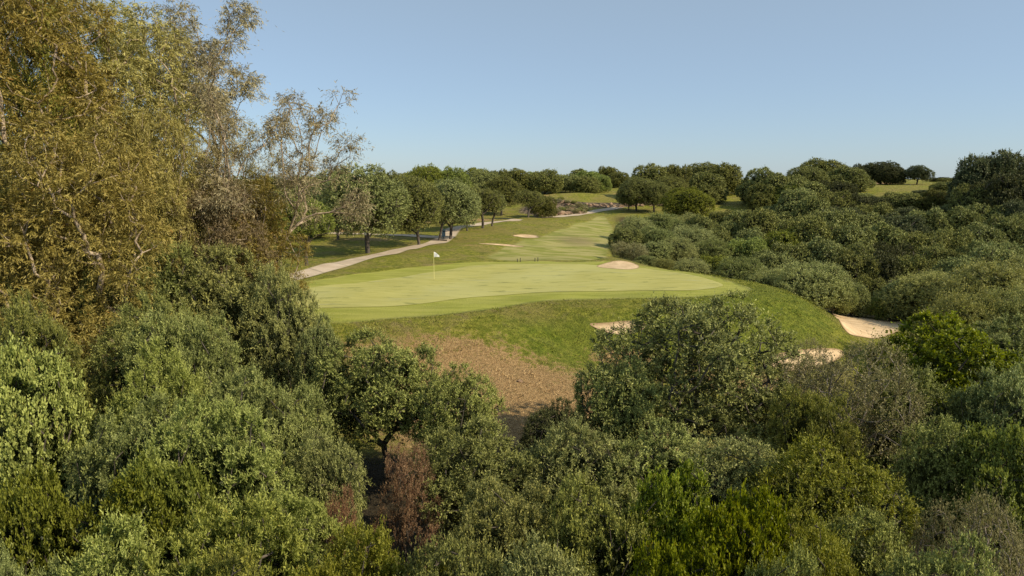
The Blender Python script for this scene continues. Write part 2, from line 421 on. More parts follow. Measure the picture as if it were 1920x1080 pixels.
build_proto('halfdead', dome_lobes(nr, 34, 2.6, 2.5, 2.7, .6, .9, rag=.42), LM['rust'], 52, 800, 6, 8, .34, .07, .03, T0(.8), skel=700, bark=BARK, r0=.005, expo=.5,
            leafkw=dict(spread=.8, up=.25), core=0, parts=SHR)
# eucalyptus -------------------------------------------------
def euc_lobes(rg, n, rx, z0, z1, lr, taper=.55, asym=0):
    out = []
    for i in range(n):
        f = (i + .5) / n; z = z0 + (z1 - z0) * f
        r = rx * (1 - taper * f ** 1.5) * math.sqrt(rg.uniform(.12, 1)); th = i * 2.4 + rg.uniform(-.5, .5)
        l = lr * rg.uniform(.65, 1.25) * (1 - .25 * f)
        out.append(((r * math.cos(th) + asym * f, r * math.sin(th), z), (l, l, l * 1.15)))
    return out
EK = dict(spread=.65, up=.15, droop=.3, hang=.65, ndir=1.0)
build_proto('gum0', euc_lobes(nr, 74, 4.8, 3.0, 19, 1.1, .5), LM['euc'], 60, 3700, 5, 9, .55, .17, .036, T0(6, (.05, .02), 12), skel=1000, bark=BARKG, r0=.010, rmax=.3, leafkw=EK, core=0, low=-.8, inner=.45, expo=.5)
build_proto('gum1', euc_lobes(nr, 60, 4.2, 2.5, 15, 1.02, .45), LM['euc'], 61, 3100, 5, 9, .55, .17, .036, T0(4, (-.08, .04), 10), skel=900, bark=BARKG, r0=.010, rmax=.25, leafkw=EK, core=0, low=-.8, inner=.4, expo=.5)
build_proto('gumsparse0', euc_lobes(nr, 40, 3.6, 7.8, 14, .62, -.1), LM['eucs'], 62, 1150, 4, 7, .5, .16, .03, T0(5, (.04, .0), 10), skel=900, bark=BARKG, r0=.0058, rmax=.18, leafkw=EK, core=0, low=-.8, inner=.3, bias=.6, expo=.45)
build_proto('gumsparse1', euc_lobes(nr, 15, 2.0, 11, 17, .8, 0), LM['eucs'], 63, 950, 5, 8, .5, .16, .032, T0(8, (.03, .0), 12), skel=450, bark=BARKG, r0=.0065, rmax=.18, leafkw=EK, core=0, low=-.8, inner=.3, bias=.6, expo=.45)
# middle distance trees --------------------------------------
for i, (nl, rz, cz) in enumerate([(85, 3.5, 4.5), (66, 3.2, 4.3), (56, 3.0, 4.2)]):
    build_proto('roundolive%d' % i, dome_lobes(nr, nl, 3.3, rz, cz, .78, 1.15, span=1.8, rag=.14), LM['wild'], 70 + i, 2600, 4, 7, .26, .12, .055, T0(2.0, (.04 * (i - 1), 0)), skel=120, r0=.022, rmax=.26,
                leafkw=dict(spread=.9, up=.2), core=5000, core_size=.3, low=-.6)
build_proto('openolive', dome_lobes(nr, 34, 3.0, 2.1, 4.6, .75, .9), LM['wild'], 75, 1300, 4, 7, .3, .12, .05, [(0,0,-.4),(.05,0,.4),(.3,.1,1.4),(.7,.1,2.3)], skel=150, r0=.02, rmax=.2, leafkw=dict(spread=.9, up=.1), core=1500, core_size=.25, low=-.7)
# thicket crowns on the far slope ------------------------------
for i, (nl, rz) in enumerate([(34, 2.9), (26, 3.2), (40, 2.7)]):
    build_proto('thicket%d' % i, dome_lobes(nr, nl, 3.2, rz, 3.1, 1.08, .95, rag=.3), LM['oak'], 80 + i, 1900, 4, 6, .3, .16, .085, T0(1.2), skel=60, r0=.025, rmax=.2,
                leafkw=dict(spread=.9, up=.25), core=4000, core_size=.35, low=-.8)
for i in range(2):
    build_proto('tuftybush%d' % i, dome_lobes(nr, 26 + 8 * i, 2.6, 2.2, 2.1, .8, 1.0), LM['pale'], 90 + i, 1500, 5, 7, .45, .11, .035, T0(.6), skel=60, r0=.02, rmax=.12,
                leafkw=dict(spread=.5, up=.8), core=4000, core_size=.22, low=-.8, parts=SHR)
build_proto('reeds', dome_lobes(nr, 14, 1.6, 1.5, 1.4, .6, 1.2), LM['rust'], 95, 700, 5, 6, .6, .14, .03, T0(.3), skel=80, r0=.01, rmax=.06, bark=BARKD,
            leafkw=dict(spread=.3, up=1.4), core=300, core_size=.15, parts=SHR)

USED = set()
def plant(proto, mat, name, px, top, w, Y, label, cat='shrub', group=None, rot=None, hmin=1.2, tilt=0.0):
    me, tm, pw, ph, parts = PROTO[proto]
    d = Y * CP + CAMZ * SP
    for _ in range(2):
        x = X_at(px, Y, Z_at(top, Y))
    g = h1(x, Y)
    h = max(hmin, Z_at(top, Y) - g)
    if proto.startswith('thicket'): h *= 1.12
    wm = w / F * d
    sx = wm / pw; sz = h / ph
    if not (.4 < sz / sx < 2.3): print('RATIO', label, round(sz / sx, 2), 'h', round(h, 1), 'w', round(wm, 1))
    root = bpy.data.objects.new(name, None); link(root)
    root.empty_display_size = .3
    root.location = (x, Y, g - .05 - (.12 * h if proto.startswith('thicket') else 0)); u_ = rnd.uniform(.9, 1.12); root.scale = (sx * u_, sx / u_, sz)
    root.rotation_euler = (rnd.gauss(0, .05), rnd.gauss(0, .05) + tilt, rnd.uniform(0, 6.28) if rot is None else rot)
    tag(root, label, cat, group)
    c = bpy.data.objects.new(parts[0], me); link(c, root)
    if mat:
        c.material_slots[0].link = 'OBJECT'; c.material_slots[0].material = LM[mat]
    t = bpy.data.objects.new(parts[1], tm); link(t, root)
    return root
# ---------------- near shrubs: (proto, leaf, pixel x, pixel top, pixel width, distance, label)
G1 = 'shrubs of the thicket below the green'
NEAR = [
 ('feather0','grey',430,462,250,30,'tall pale grey-green feathery shrub left of the putting green'),
 ('feather1','grey',525,498,140,27.5,'grey-green feathery shrub overlapping the left tip of the green'),
 ('feather2','sage',262,440,190,28,'blue-green shrub at the foot of the tall gum trees'),
 ('feather0','sage',55,556,200,21,'bluish feathery shrub at left edge under the gum trees'),
 ('feather1','sage',300,556,200,23,'mid green shrub in shade below the gum trees'),
 ('olive0','wild',592,588,95,24.5,'small dark olive shrub left of the dry slope'),
 ('feather2','sage',360,585,190,21.5,'light green shrub left of the small dark olive'),
 ('broad0','yellow',15,660,200,17,'bright yellow-green shrub at the left edge beside a dark gap'),
 ('feather1','yellow',300,645,190,18.5,'yellowish green shrub right of the dark gap at left'),
 ('feather0','sage',510,690,210,18.5,'green shrub with drooping sprays in front of the green left end'),
 ('feather2','sage',228,770,220,15.8,'long feathery green shrub in the left foreground'),
 ('olive1','olive',725,622,230,23.5,'olive tree with dense crown at the left of the dry slope'),
 ('olive0','olive',850,690,185,22,'olive tree with visible dark stem beside the dry slope'),
 ('olive0','grey',640,800,150,16.5,'grey olive shrub with rounded top in the middle foreground'),
 ('feather0','yellow',395,752,260,15,'broad yellow-green shrub in the left foreground'),
 ('feather1','yellow',535,895,220,12.8,'yellow-green shrub beside the rust coloured dead shrub'),
 ('broad1','broad',245,912,210,12.5,'broadleaf shrub with dark glossy leaves in the lower left'),
 ('broad0','broad',50,905,180,12.2,'broadleaf shrub in the lower left corner near the frame edge'),
 ('halfdead','rust',768,832,130,16.6,'rust red dying shrub behind the yellow-green foreground shrubs'),
 ('halfdead','rust',640,925,110,13.4,'small dead reddish shrub in the lower middle foreground'),
 ('feather2','yellow',400,955,300,11.2,'olive-yellow shrub at the bottom left of the picture'),
 ('feather0','yellow',720,960,250,11.4,'yellow-green shrub just below the dead reddish shrubs'),
 ('olive1','wild',890,795,220,17.5,'dark olive shrub between the rust shrub and grey shrubs'),
 ('olive0','holm',1035,752,130,22,'small blackish green bush at the foot of the dry slope'),
 ('feather1','grey',1085,788,230,17.5,'grey-green shrub of upright sprays below the dry slope'),
 ('olive1','grey',960,880,230,13.2,'grey olive shrub in the bottom middle of the thicket'),
 ('feather2','olive',1105,930,230,12.2,'dull green upright shrub in the lower middle'),
 ('bigolive','wild',1298,556,312,24.5,'large dark olive tree in front of the green at right'),
 ('olive0','olive',1168,668,165,23,'lower left companion of the large dark olive tree'),
 ('feather1','olive',1240,800,230,17.5,'olive shrub directly below the large dark olive tree'),
 ('olive0','grey',1410,820,260,16.5,'grey-green shrub below right of the large dark olive'),
 ('broad1','bright',1235,872,180,13,'vivid green broadleaf shrub in the lower right middle'),
 ('broad0','bright',1390,925,200,11.4,'vivid yellow-green broadleaf shrub lowest in the right foreground'),
 ('twiggy','dry',1590,640,250,22.5,'dry brown twiggy shrub in front of the lower sand bunker'),
 ('twiggy','dry',1500,640,150,30,'bare grey twigged shrub in front of the low sand'),
 ('olive0','yellow',1560,842,300,14.5,'wide yellowish olive shrub in the right foreground'),
 ('broad1','bright',1775,600,250,27,'bright yellow-green broadleaf tree below the right bunker'),
 ('feather0','sage',1720,692,210,22.5,'mid green shrub below the bright broadleaf tree'),
 ('feather1','sage',1880,592,210,31,'pale green shrub at right edge behind the bright broadleaf tree'),
 ('olive1','olive',1785,785,190,17.5,'dark green shrub in the right foreground shadow'),
 ('broad0','broad',1900,800,170,16.5,'dark broadleaf shrub at the right edge'),
 ('feather2','sage',1905,690,190,20.5,'green feathery shrub at the right frame edge'),
 ('twiggy','dry',1880,925,190,12.6,'sparse dry twigged shrub in the lower right corner'),
 ('olive1','olive',1640,975,230,12,'olive shrub in the lower right foreground'),
 ('olive0','yellow',1505,975,230,11,'yellowish olive shrub at the bottom right of the middle'),
 ('olive0','wild',860,985,240,10.6,'dark olive shrub at the bottom edge left of middle'),
 ('feather1','yellow',170,1010,280,10,'pale yellow-green shrub in the bottom left corner'),
 ('feather2','yellow',640,1045,240,9.8,'pale yellow-green shrub cut by the bottom edge'),
 ('olive1','grey',1010,1010,230,10.2,'grey shrub cut by the bottom edge at the middle'),
 ('broad1','bright',1290,1005,180,10.4,'green broadleaf shrub cut by the bottom edge'),
 ('olive0','olive',1790,1020,240,10.2,'olive shrub cut by the bottom edge at far right'),
 ('feather0','sage',10,1000,200,10.4,'green shrub cut by the bottom left corner'),
 ('broad0','broad',345,860,190,13.4,'dark broadleaf shrub between the yellow-green ones'),
 ('feather0','olive',470,1040,260,9.6,'dull green shrub at the bottom edge left of middle'),
 ('olive1','olive',1440,1045,230,9.6,'dull olive shrub at the bottom edge right of middle'),
 ('feather2','olive',1560,735,150,19.5,'green sprayed shrub under the dry twiggy one'),
]
for (pr, m, px, top, w, Y, lab) in NEAR:
    tr = 'tree' in lab.split(' in ')[0].split(' with ')[0].split(' below ')[0]
    nm = ('olive_tree' if 'olive' in pr else 'broadleaf_tree') if tr else {'f': 'feathery_shrub', 'o': 'olive_shrub', 'b': 'broadleaf_shrub', 't': 'dry_shrub', 'h': 'dry_shrub'}[pr[0]]
    plant(pr, m, nm, px, top, w * 1.04, Y, lab, 'tree' if tr else 'shrub', G1)
# ---------------- eucalyptus
G2 = 'gum trees at the left'
for (pr, m, px, top, w, Y, lab) in [
 ('gum0','euc',150,0,350,33,'tall golden leaved gum tree with pale branches, nearest the middle'),
 ('gum0','euc',10,-40,400,29,'tall golden gum tree at the left edge of the photo'),
 ('gum1','eucg',70,-90,250,31,'dark green topped gum tree behind the golden ones'),
 ('gum1','eucg',200,35,150,38,'green gum tree whose rounded top meets the sky'),
 ('gum1','euc',285,205,160,31,'shorter golden gum tree on the right side of the clump'),
 ('gum1','euc',130,230,330,25.5,'low golden gum tree in front of the taller ones'),
 ('gumsparse1','eucs',368,5,190,38,'tall thin gum tree with sparse crown against the sky'),
 ('gumsparse0','eucs',462,148,320,34,'thin gum tree with bare pale branches, rightmost of the clump'),
 ('gumsparse0','euc',410,235,170,35,'half bare gum tree between the golden clump and the rightmost one'),
 ('gum1','euc',470,335,215,33.5,'low brownish gum tree filling the gap under the rightmost thin gum'),
 ('gum1','eucs',400,345,190,32,'low brown gum tree with twisted pale branches')]:
    plant(pr, m, 'gum_tree', px, top, w, Y, lab, 'tree', G2, tilt=.07 if 'rightmost of' in lab else 0)
# ---------------- trees along the path
G3 = 'round olive trees along the cart path'
for (pr, m, px, top, w, Y, lab) in [
 ('openolive','lime',568,372,112,60,'small green tree with forked trunk in front of the path start'),
 ('roundolive0','wild',684,310,172,71,'large round olive tree with a white tag on its trunk beside the path'),
 ('roundolive1','wild',628,316,110,84,'dark round olive tree behind the large one'),
 ('roundolive0','wild',783,330,112,79,'round yellow-green olive tree left of the blue bin'),
 ('roundolive2','wild',843,336,96,86,'leaning olive tree right behind the blue bin'),
 ('openolive','wild',822,360,70,84.5,'leaning double trunk olive beside the blue bin'),
 ('roundolive2','wild',875,345,70,96,'olive tree with slender trunk behind the bin trees'),
 ('openolive','wild',905,352,80,98,'dark olive tree with low grey crown by the path'),
 ('openolive','wild',922,362,62,101,'grey crowned olive leaning over the path'),
 ('roundolive1','lime',795,311,80,108,'yellowish olive crown rising above the path trees'),
 ('roundolive2','lime',848,314,66,112,'pale green olive crown above the leaning one'),
 ('roundolive2','wild',735,322,70,100,'dark olive crown filling the gap between two path trees'),
 ('openolive','wild',990,356,62,118,'olive tree with two dark trunks left of the rocky bank'),
 ('thicket0','wild',1020,366,56,124,'grey-green bush beside the two trunk olive'),
 ('roundolive1','oak',940,330,70,128,'dark oak behind the path bend'),
 ('roundolive0','oak',905,318,80,132,'dark round tree on skyline above the path bend'),
 ('thicket1','oak',560,352,120,90,'dark tree behind the brown gum'),
 ('thicket2','oak',610,345,100,104,'dark shaded tree behind the dark round olive'),
 ('thicket0','oak',470,350,120,96,'dark background tree seen through gum branches'),
 ('thicket2','oak',330,330,110,130,'dark distant tree low behind the golden gums'),
 ('thicket0','oak',420,332,110,138,'dark distant tree behind the left gum trunks'),
 ('thicket1','wild',505,330,110,134,'dark distant tree between the gum trunks'),
 ('thicket2','oak',570,328,100,140,'distant oak left of the dark round olive'),
 ('thicket1','oak',385,345,120,100,'dark background tree behind the half bare gum'),
 ]:
    plant(pr, m, 'oak_tree' if m == 'oak' else 'olive_tree', px, top, w, Y, lab, 'tree', G3)
# ---------------- back row on the skyline
G4 = 'trees along the skyline'
ORD = ['first','second','third','fourth','fifth','sixth','seventh','eighth','ninth','tenth','eleventh','twelfth','thirteenth','fourteenth','fifteenth','sixteenth','seventeenth','eighteenth','nineteenth','twentieth']
sky = [(700,326,70,150),(752,324,60,165),(800,312,70,160),(850,320,62,170),(892,314,66,165),(930,320,56,175),(966,316,64,160),(1000,322,56,170),(1022,318,62,160),(1060,326,52,165),
       (1085,316,50,180),(1108,320,52,172),(1140,312,44,200),(1160,322,48,185),(1100,330,50,160),(1128,328,44,165)]
for i, (px, top, w, Y) in enumerate(sky):
    plant('thicket%d' % (i % 3), ['oak','wild','oak','lime'][i % 4] if i not in (2,4) else 'lime', 'oak_tree', px, top, w, Y,
          'dark round tree on the left half of the skyline, %s counted from the left' % ORD[i], 'tree', G4)
skyr = [('oak',1215,307,80,150),('wild',1265,308,72,152),('wild',1320,305,80,160),('oak',1362,306,66,158),('wild',1420,313,74,143),('oak',1475,325,82,138),('wild',1512,312,76,148),
        ('oak',1545,298,84,158),('wild',1592,312,76,150),('holm',1628,306,60,178),('holm',1655,303,66,176),('holm',1672,314,50,172)]
skl = ['dark round pine-like tree above the shaded olive clump','broad flat green crown right of the dark round tree','grey-green wide crown in the middle of the right skyline','dark oak beside the grey brown olive',
       'grey brown olive standing alone above the small grass clearing','dark wide oak right of the grey brown olive','rounded green oak left of the highest crown','highest rounded crown of the middle right skyline',
       'rounded oak at the right end of the middle skyline','dark oak at left end of the group above the bare earth','tall dark oak in the group above the bare earth','dark oak at right end of the group above bare earth']
for i, (m, px, top, w, Y) in enumerate(skyr):
    plant(['thicket1','thicket0','roundolive1','thicket2'][i % 4], m, 'oak_tree', px, top, w, Y, skl[i], 'tree', G4)
plant('roundolive2','holm','oak_tree',1722,310,46,168,'lone dark round tree on the hilltop grass','tree',G4)
for i, (px, top, w, Y, m) in enumerate([(1760,332,34,185,'holm'),(1790,338,34,180,'holm'),(1776,342,30,176,'oak')]):
    plant('thicket%d' % i, m, 'low_bush', px, top, w, Y, ['low dark bush right of the lone hilltop tree','low dark bush nearest the big right oak','small bush in the dip beside the hilltop grass'][i], 'shrub', G4)
big = [('holm',1858,284,112,112),('holm',1908,290,96,110),('holm',1832,306,66,113),('holm',1880,322,110,103),('oak',1832,345,96,104)]
bl = ['tall dark holm oak crowning the right hillside','dark holm oak at the right frame edge of the hilltop','dark holm oak lobe on the left of the tall crown','dark oak just below the tall hilltop oak','oak on the hillside shoulder below the hilltop oak']
for i, (m, px, top, w, Y) in enumerate(big):
    plant(['thicket0','thicket2','thicket0','thicket2','thicket0'][i], m, 'oak_tree', px, top, w, Y, bl[i], 'tree', G4)
# middle clump below the skyline
mid = [('wild',1195,332,78,132,'shaded olive left in the clump behind the fairway end'),('wild',1228,340,60,130,'grey olive in the clump behind the fairway end'),('lime',1290,352,92,118,'fresh green rounded tree right of the olive clump'),
       ('wild',1325,322,76,146,'grey-green olive above the fresh green tree'),('oak',1255,330,70,142,'dark oak behind the fresh green tree'),('wild',1180,350,44,134,'small olive over the stone wall')]
for i, (m, px, top, w, Y, lab) in enumerate(mid):
    plant(['roundolive0','roundolive1','roundolive2','thicket1'][i % 4], m, 'olive_tree', px, top, w, Y, lab, 'tree', 'trees behind the end of the fairway')
# ---------------- hillside thicket, rows from the top down
G5 = 'trees of the hillside thicket'
rows = [
 ('uppermost row', 136, [(1430,352,70),(1475,350,76),(1520,346,80),(1562,346,76),(1604,356,66),(1650,371,64),(1700,372,66),(1745,368,66),(1785,352,64),(1815,340,70)]),
 ('top row', 122, [(1395,392,64),(1450,384,66),(1500,362,84),(1556,356,80),(1600,370,76),(1650,372,80),(1700,368,84),(1752,362,84),(1800,358,80)]),
 ('second row', 108, [(1350,398,62),(1400,398,70),(1460,392,80),(1525,375,92),(1585,385,88),(1640,388,90),(1700,384,92),(1760,380,88),(1815,370,92),(1870,360,90),(1915,350,80)]),
 ('third row', 97, [(1310,404,60),(1365,408,76),(1425,400,90),(1490,400,96),(1560,402,96),(1620,405,90),(1680,400,100),(1745,402,96),(1800,392,98),(1862,385,98),(1912,372,90)]),
 ('fourth row', 87, [(1400,420,80),(1455,424,90),(1520,418,104),(1590,428,100),(1655,422,104),(1722,428,106),(1790,430,100),(1850,415,104),(1905,405,100)]),
 ('fifth row', 77, [(1480,448,94),(1545,446,100),(1610,455,104),(1680,452,110),(1745,462,104),(1810,462,100),(1880,445,110)]),
 ('sixth row', 69, [(1600,478,90),(1655,482,100),(1720,486,100),(1790,488,110),(1870,474,120)]),
 ('lowest row', 61, [(1640,515,90),(1700,520,90),(1760,515,100),(1600,530,60)]),
]
for rn, Y, L in rows:
    for i, (px, top, w) in enumerate(L):
        m = rnd.choice(['oak','oak','holm','oak','wild']) if px > 1480 else rnd.choice(['wild','oak','lime'])
        plant('thicket%d' % rnd.randrange(3), m, 'oak_tree', px + rnd.uniform(-6, 6), top + rnd.uniform(-12, 8), w * rnd.uniform(.8, 1.12), Y + rnd.uniform(-3, 3),
              'dark leafy tree in the %s of the right hillside thicket, %s from the left' % (rn, ORD[i]), 'tree', G5)
# ---------------- bushes between fairway and hillside
G6 = 'bushes between fairway and hillside'
for (pr, m, px, top, w, Y, lab) in [
 ('tuftybush0','grey',1195,404,80,92,'grey-green bush at the right edge of the fairway'),
 ('tuftybush1','sage',1240,398,86,96,'soft green bush behind the fairway edge bushes'),
 ('tuftybush0','grey',1290,400,80,100,'grey bush on the bank below the fresh green tree'),
 ('thicket0','wild',1180,425,64,83,'dark shrub standing over the fairway shadows'),
 ('tuftybush1','sage',1230,425,84,84,'rounded soft green bush beside fairway shadows'),
 ('tuftybush0','grey',1290,422,92,88,'pale grey bush in the middle of the bank'),
 ('thicket1','wild',1350,425,80,90,'dull green bush at the top of the ravine'),
 ('reeds','dry',1170,452,44,72.5,'clump of brown dry reeds at the fairway edge'),
 ('reeds','dry',1195,454,40,71.5,'clump of tan dry reeds right of the brown ones'),
 ('thicket2','oak',1225,452,66,75,'dark bush behind the back bunker'),
 ('tuftybush1','grey',1270,446,88,78,'grey green bush in the centre of the ravine bank'),
 ('tuftybush0','sage',1335,446,90,80,'bluish green bush low on the ravine bank'),
 ('thicket0','lime',1400,445,84,80,'olive green bush at the ravine bottom'),
 ('thicket1','oak',1215,478,54,68,'low dark bush right next to the back bunker'),
 ('tuftybush1','pale',1245,490,50,65,'small pale bush beside the back bunker'),
 ('tuftybush0','grey',1298,484,84,64.5,'round grass-like grey bush behind the green'),
 ('thicket2','lime',1345,478,74,68,'yellow green bush behind the round grey one'),
 ('tuftybush1','sage',1385,480,90,64,'soft sage bush behind the right shoulder of the green'),
 ('thicket0','wild',1440,470,88,70,'dull olive bush in the ravine behind the green'),
 ('tuftybush0','pale',1450,502,84,61,'pale green bush over the right shoulder of the green'),
 ('tuftybush1','pale',1520,490,130,58.5,'large pale grey-green bush behind the mound'),
 ('tuftybush0','sage',1565,522,80,57.5,'low sage bush at the back of the right mound'),
 ('tuftybush1','lime',1605,545,66,60,'low green bush behind the right bunker'),
 ('tuftybush0','lime',1650,555,60,59,'small green bush at the back edge of the right bunker'),
 ]:
    plant(pr, m, {'t': 'bush', 'r': 'reed_clump'}[pr[0]], px, top, w, Y, lab, 'bush' if pr[0] == 't' else 'reeds', G6)
# ---------------- pale willows at right
for (pr, m, px, top, w, Y, lab) in [
 ('tuftybush0','pale',1870,484,210,53,'large pale willow with rounded crown at the right edge'),
 ('tuftybush1','pale',1745,508,170,58,'pale willow behind the right bunker'),
 ('tuftybush0','pale',1800,540,160,41,'pale willow with domed crown right of the bunker'),
 ('tuftybush1','pale',1915,535,150,40,'pale willow at the right frame edge above the green shrubs'),
 ('tuftybush1','pale',1690,548,90,61,'small pale willow beyond the corner of the right bunker')]:
    plant(pr, m, 'willow_tree', px, top, w, Y, lab, 'tree', 'pale willows by the right bunker')

# ---------------------------------------------------------------- ground
def grade(a, b, fine, lo, hi):
    out = list(np.arange(a, b + 1e-6, fine)); s = fine; x = b
    while x < hi: s *= 1.12; x += s; out.append(x)
    s = fine; x = a
    while x > lo: s *= 1.12; x -= s; out.insert(0, x)
    return np.array(out)
xs = grade(-45, 70, .45, -1500, 1500); ys = grade(22, 150, .45, -400, 2500)
XX, YY = np.meshgrid(xs, ys, indexing='ij'); xf, yf = XX.ravel(), YY.ravel()
zf = np.zeros(len(xf))
for a in range(0, len(xf), 60000): zf[a:a + 60000] = H(xf[a:a + 60000], yf[a:a + 60000])
Pn = np.stack([xf, yf], 1)
def zone(poly, soft=.5):
    m = (np.abs(xf) < 120) & (yf > 15) & (yf < 190); o = np.zeros(len(xf))
    o[m] = 1 - sstep(-soft, soft, sdist(Pn[m], poly)); return o
def gz(x, y, rx, ry, a=1.): return a * np.exp(-((xf - x) / rx) ** 2 - ((yf - y) / ry) ** 2)
mown = np.clip(zone(FRINGE, .25) + .8 * zone(FAIRWAY, 1.1), 0, 1)
dry = gz(-.8, 31.5, 6.2, 6, 1.3) + gz(3, 27, 5, 4, 1.1) + gz(-9, 35, 5, 2.5, .5) + gz(-3, 37.2, 2.2, .7, .35) + gz(6.6, 38.9, 1.9, .9, 1.0) + gz(13, 36.5, 5, 2.4, .8) + gz(8.3, 87, 3.5, 6, .75) + gz(-4.5, 76, 4, 2.0, .5) + gz(-3, 88, 5, 4, .4) \
    + gz(7.5, 69, 3, 4, .35) + gz(7, 62.5, 2.2, 1.5, .8) + gz(-12, 88, 5, 4, .5) + gz(-10, 70, 4, 1.6, .35) + gz(-26, 100, 8, 6, .8) + gz(-15, 112, 6, 6, .6) + gz(-5, 118, 8, 5, .6) + gz(2, 152, 10, 5, .8) + gz(30, 160, 9, 6, .8) + gz(90, 182, 12, 9, 1.2) + gz(-60, 120, 30, 20, .7) + gz(-18.5, 84, 4, 2.5, .7)
litter_shade = np.clip(sstep(14, 22, xf) * sstep(55, 62, yf) * (1 - sstep(118, 130, yf)) + (1 - sstep(25, 29, yf + .25 * np.abs(xf))) * .9 + sstep(28, 34, xf) * (1 - sstep(60, 70, yf)) + .8 * sstep(60, 75, xf) * (1 - sstep(118, 130, yf))
              + gz(-6, 165, 30, 8, .7) + .9 * (1 - sstep(-22, -17, xf)) * (1 - sstep(40, 48, yf)), 0, 1)  # dark leaf litter under the thickets, their shade coloured in with it
rocky = np.clip(gz(8, 134, 6.5, 6.5, 1.5) + gz(20, 141, 7, 3, 1.2), 0, 1)
attrs = {'zone': ('POINT', np.stack([np.clip(dry, 0, 1.2), mown, litter_shade, rocky], 1)), 'lush': ('POINT', np.clip(gz(4.5, 39.5, 6, 3.2) + gz(2, 62, 5, 2, .8) + gz(14, 42, 5, 6, .9) + gz(19, 47, 4, 5, .8), 0, 1)),
         'fr': ('POINT', np.clip(zone(FRINGE, .2), 0, 1))}
nx, ny = len(xs), len(ys); I = np.arange(nx * ny).reshape(nx, ny)
Fq = np.stack([I[:-1, :-1], I[1:, :-1], I[1:, 1:], I[:-1, 1:]], -1).reshape(-1, 4)

def turf_common(n):
    p = n.pos()
    fine = n.noise(14, 5, .7, p); med = n.noise(2.2, 5, .62, p); big = n.noise(.22, 4, .55, p)
    return p, fine, med, big
n = NT('rough_grass_ground')
p, fine, med, big = turf_common(n)
z = n.n('ShaderNodeSeparateColor', {0: n.attr('zone').outputs['Color']}); zd, zm, zl = z.outputs[0], z.outputs[1], z.outputs[2]
zr = n.attr('zone').outputs['Alpha']; lush = n.attr('lush').outputs['Fac']
tuft = n.noise(6, 4, .75, p)
g = n.mix(n.ramp(med, .3, .7), (.17,.195,.018), (.44,.41,.065))
g = n.mix(n.math('MULTIPLY', n.ramp(big, .4, .6), .65), g, (.36,.29,.09))
pat = n.noise(.75, 6, .68, p, .6)
g = n.mix(n.math('MULTIPLY', n.ramp(pat, .52, .66), .6), g, (.36,.28,.12))
g = n.mix(n.math('MULTIPLY', n.ramp(pat, .46, .34), .5), g, (.10,.15,.012))
g = n.mix(n.math('MULTIPLY', n.ramp(lush, .2, .8), .75), g, n.mix(n.ramp(med, .3, .7), (.11,.17,.010), (.27,.32,.03)))
g = n.mix(n.math('MULTIPLY', n.ramp(tuft, .42, .62), .55), g, n.mix(.65, g, (.03,.04,.005)))
dryc = n.mix(n.ramp(tuft, .3, .7), (.33,.20,.085), (.60,.40,.185))
dryc = n.mix(n.math('MULTIPLY', n.ramp(med, .5, .7), .35), dryc, (.13,.12,.035))
df = n.math('ADD', zd, n.math('MULTIPLY', n.math('SUBTRACT', n.math('ADD', n.math('MULTIPLY', med, .65), n.math('MULTIPLY', tuft, .35)), .5), 2.0))
c = n.mix(n.ramp(df, .38, .72), g, dryc)
st = n.noise(1.0, 3, .6, n.scaled(p, .25, 1.1, 1, .15))
mw = n.mix(n.ramp(st, .35, .65), (.21,.23,.040), (.31,.31,.072))
mw = n.mix(n.math('MULTIPLY', n.ramp(n.noise(.42, 4, .6, n.scaled(p, .5, 1.3, 1, .5)), .44, .56), .85), mw, (.42,.37,.14))
mw = n.mix(n.math('MULTIPLY', n.attr('fr').outputs['Fac'], .8), mw, n.mix(n.ramp(st, .35, .65), (.275,.29,.042), (.37,.37,.068)))
mw = n.mix(n.math('MULTIPLY', n.math('MULTIPLY', n.ramp(zd, .2, .8), .7), n.math('SUBTRACT', 1.0, n.attr('fr').outputs['Fac'])), mw, (.27,.21,.105))
mw = n.mix(n.math('MULTIPLY', n.ramp(fine, .4, .8), .25), mw, (.05,.07,.01))
c = n.mix(n.ramp(n.math('ADD', zm, n.math('MULTIPLY', n.math('SUBTRACT', med, .5), .3)), .35, .6), c, mw)
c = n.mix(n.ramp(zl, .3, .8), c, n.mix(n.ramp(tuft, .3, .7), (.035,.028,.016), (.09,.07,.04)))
vor = n.n('ShaderNodeTexVoronoi', {'Vector': n.scaled(p, .9, .9, 1.7), 'Scale': 1.3}, feature='F1')
rk = n.mix(n.ramp(n.noise(3, 5, .7, p), .4, .6), (.10,.08,.05), (.42,.31,.20))
rk = n.mix(n.ramp(vor.outputs['Distance'], .3, .6), rk, (.07,.055,.04))
c = n.mix(n.ramp(n.math('ADD', zr, n.math('MULTIPLY', n.math('SUBTRACT', med, .5), .8)), .4, .65), c, rk)
hgt = n.math('ADD', n.math('MULTIPLY', fine, .5), tuft)
hgt = n.math('MULTIPLY', hgt, n.math('MULTIPLY_ADD', zm, -.85, 1.0))
bp = n.n('ShaderNodeBump', {'Strength': 1.0, 'Distance': .26, 'Height': hgt})
M_GROUND = n.done(n.n('ShaderNodeBsdfPrincipled', {'Base Color': c, 'Roughness': .9, 'Specular IOR Level': .15, 'Normal': bp.outputs[0]}).outputs[0])
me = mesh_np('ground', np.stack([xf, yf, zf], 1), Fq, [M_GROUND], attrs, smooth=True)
tag(link(bpy.data.objects.new('ground', me)), kind='structure')

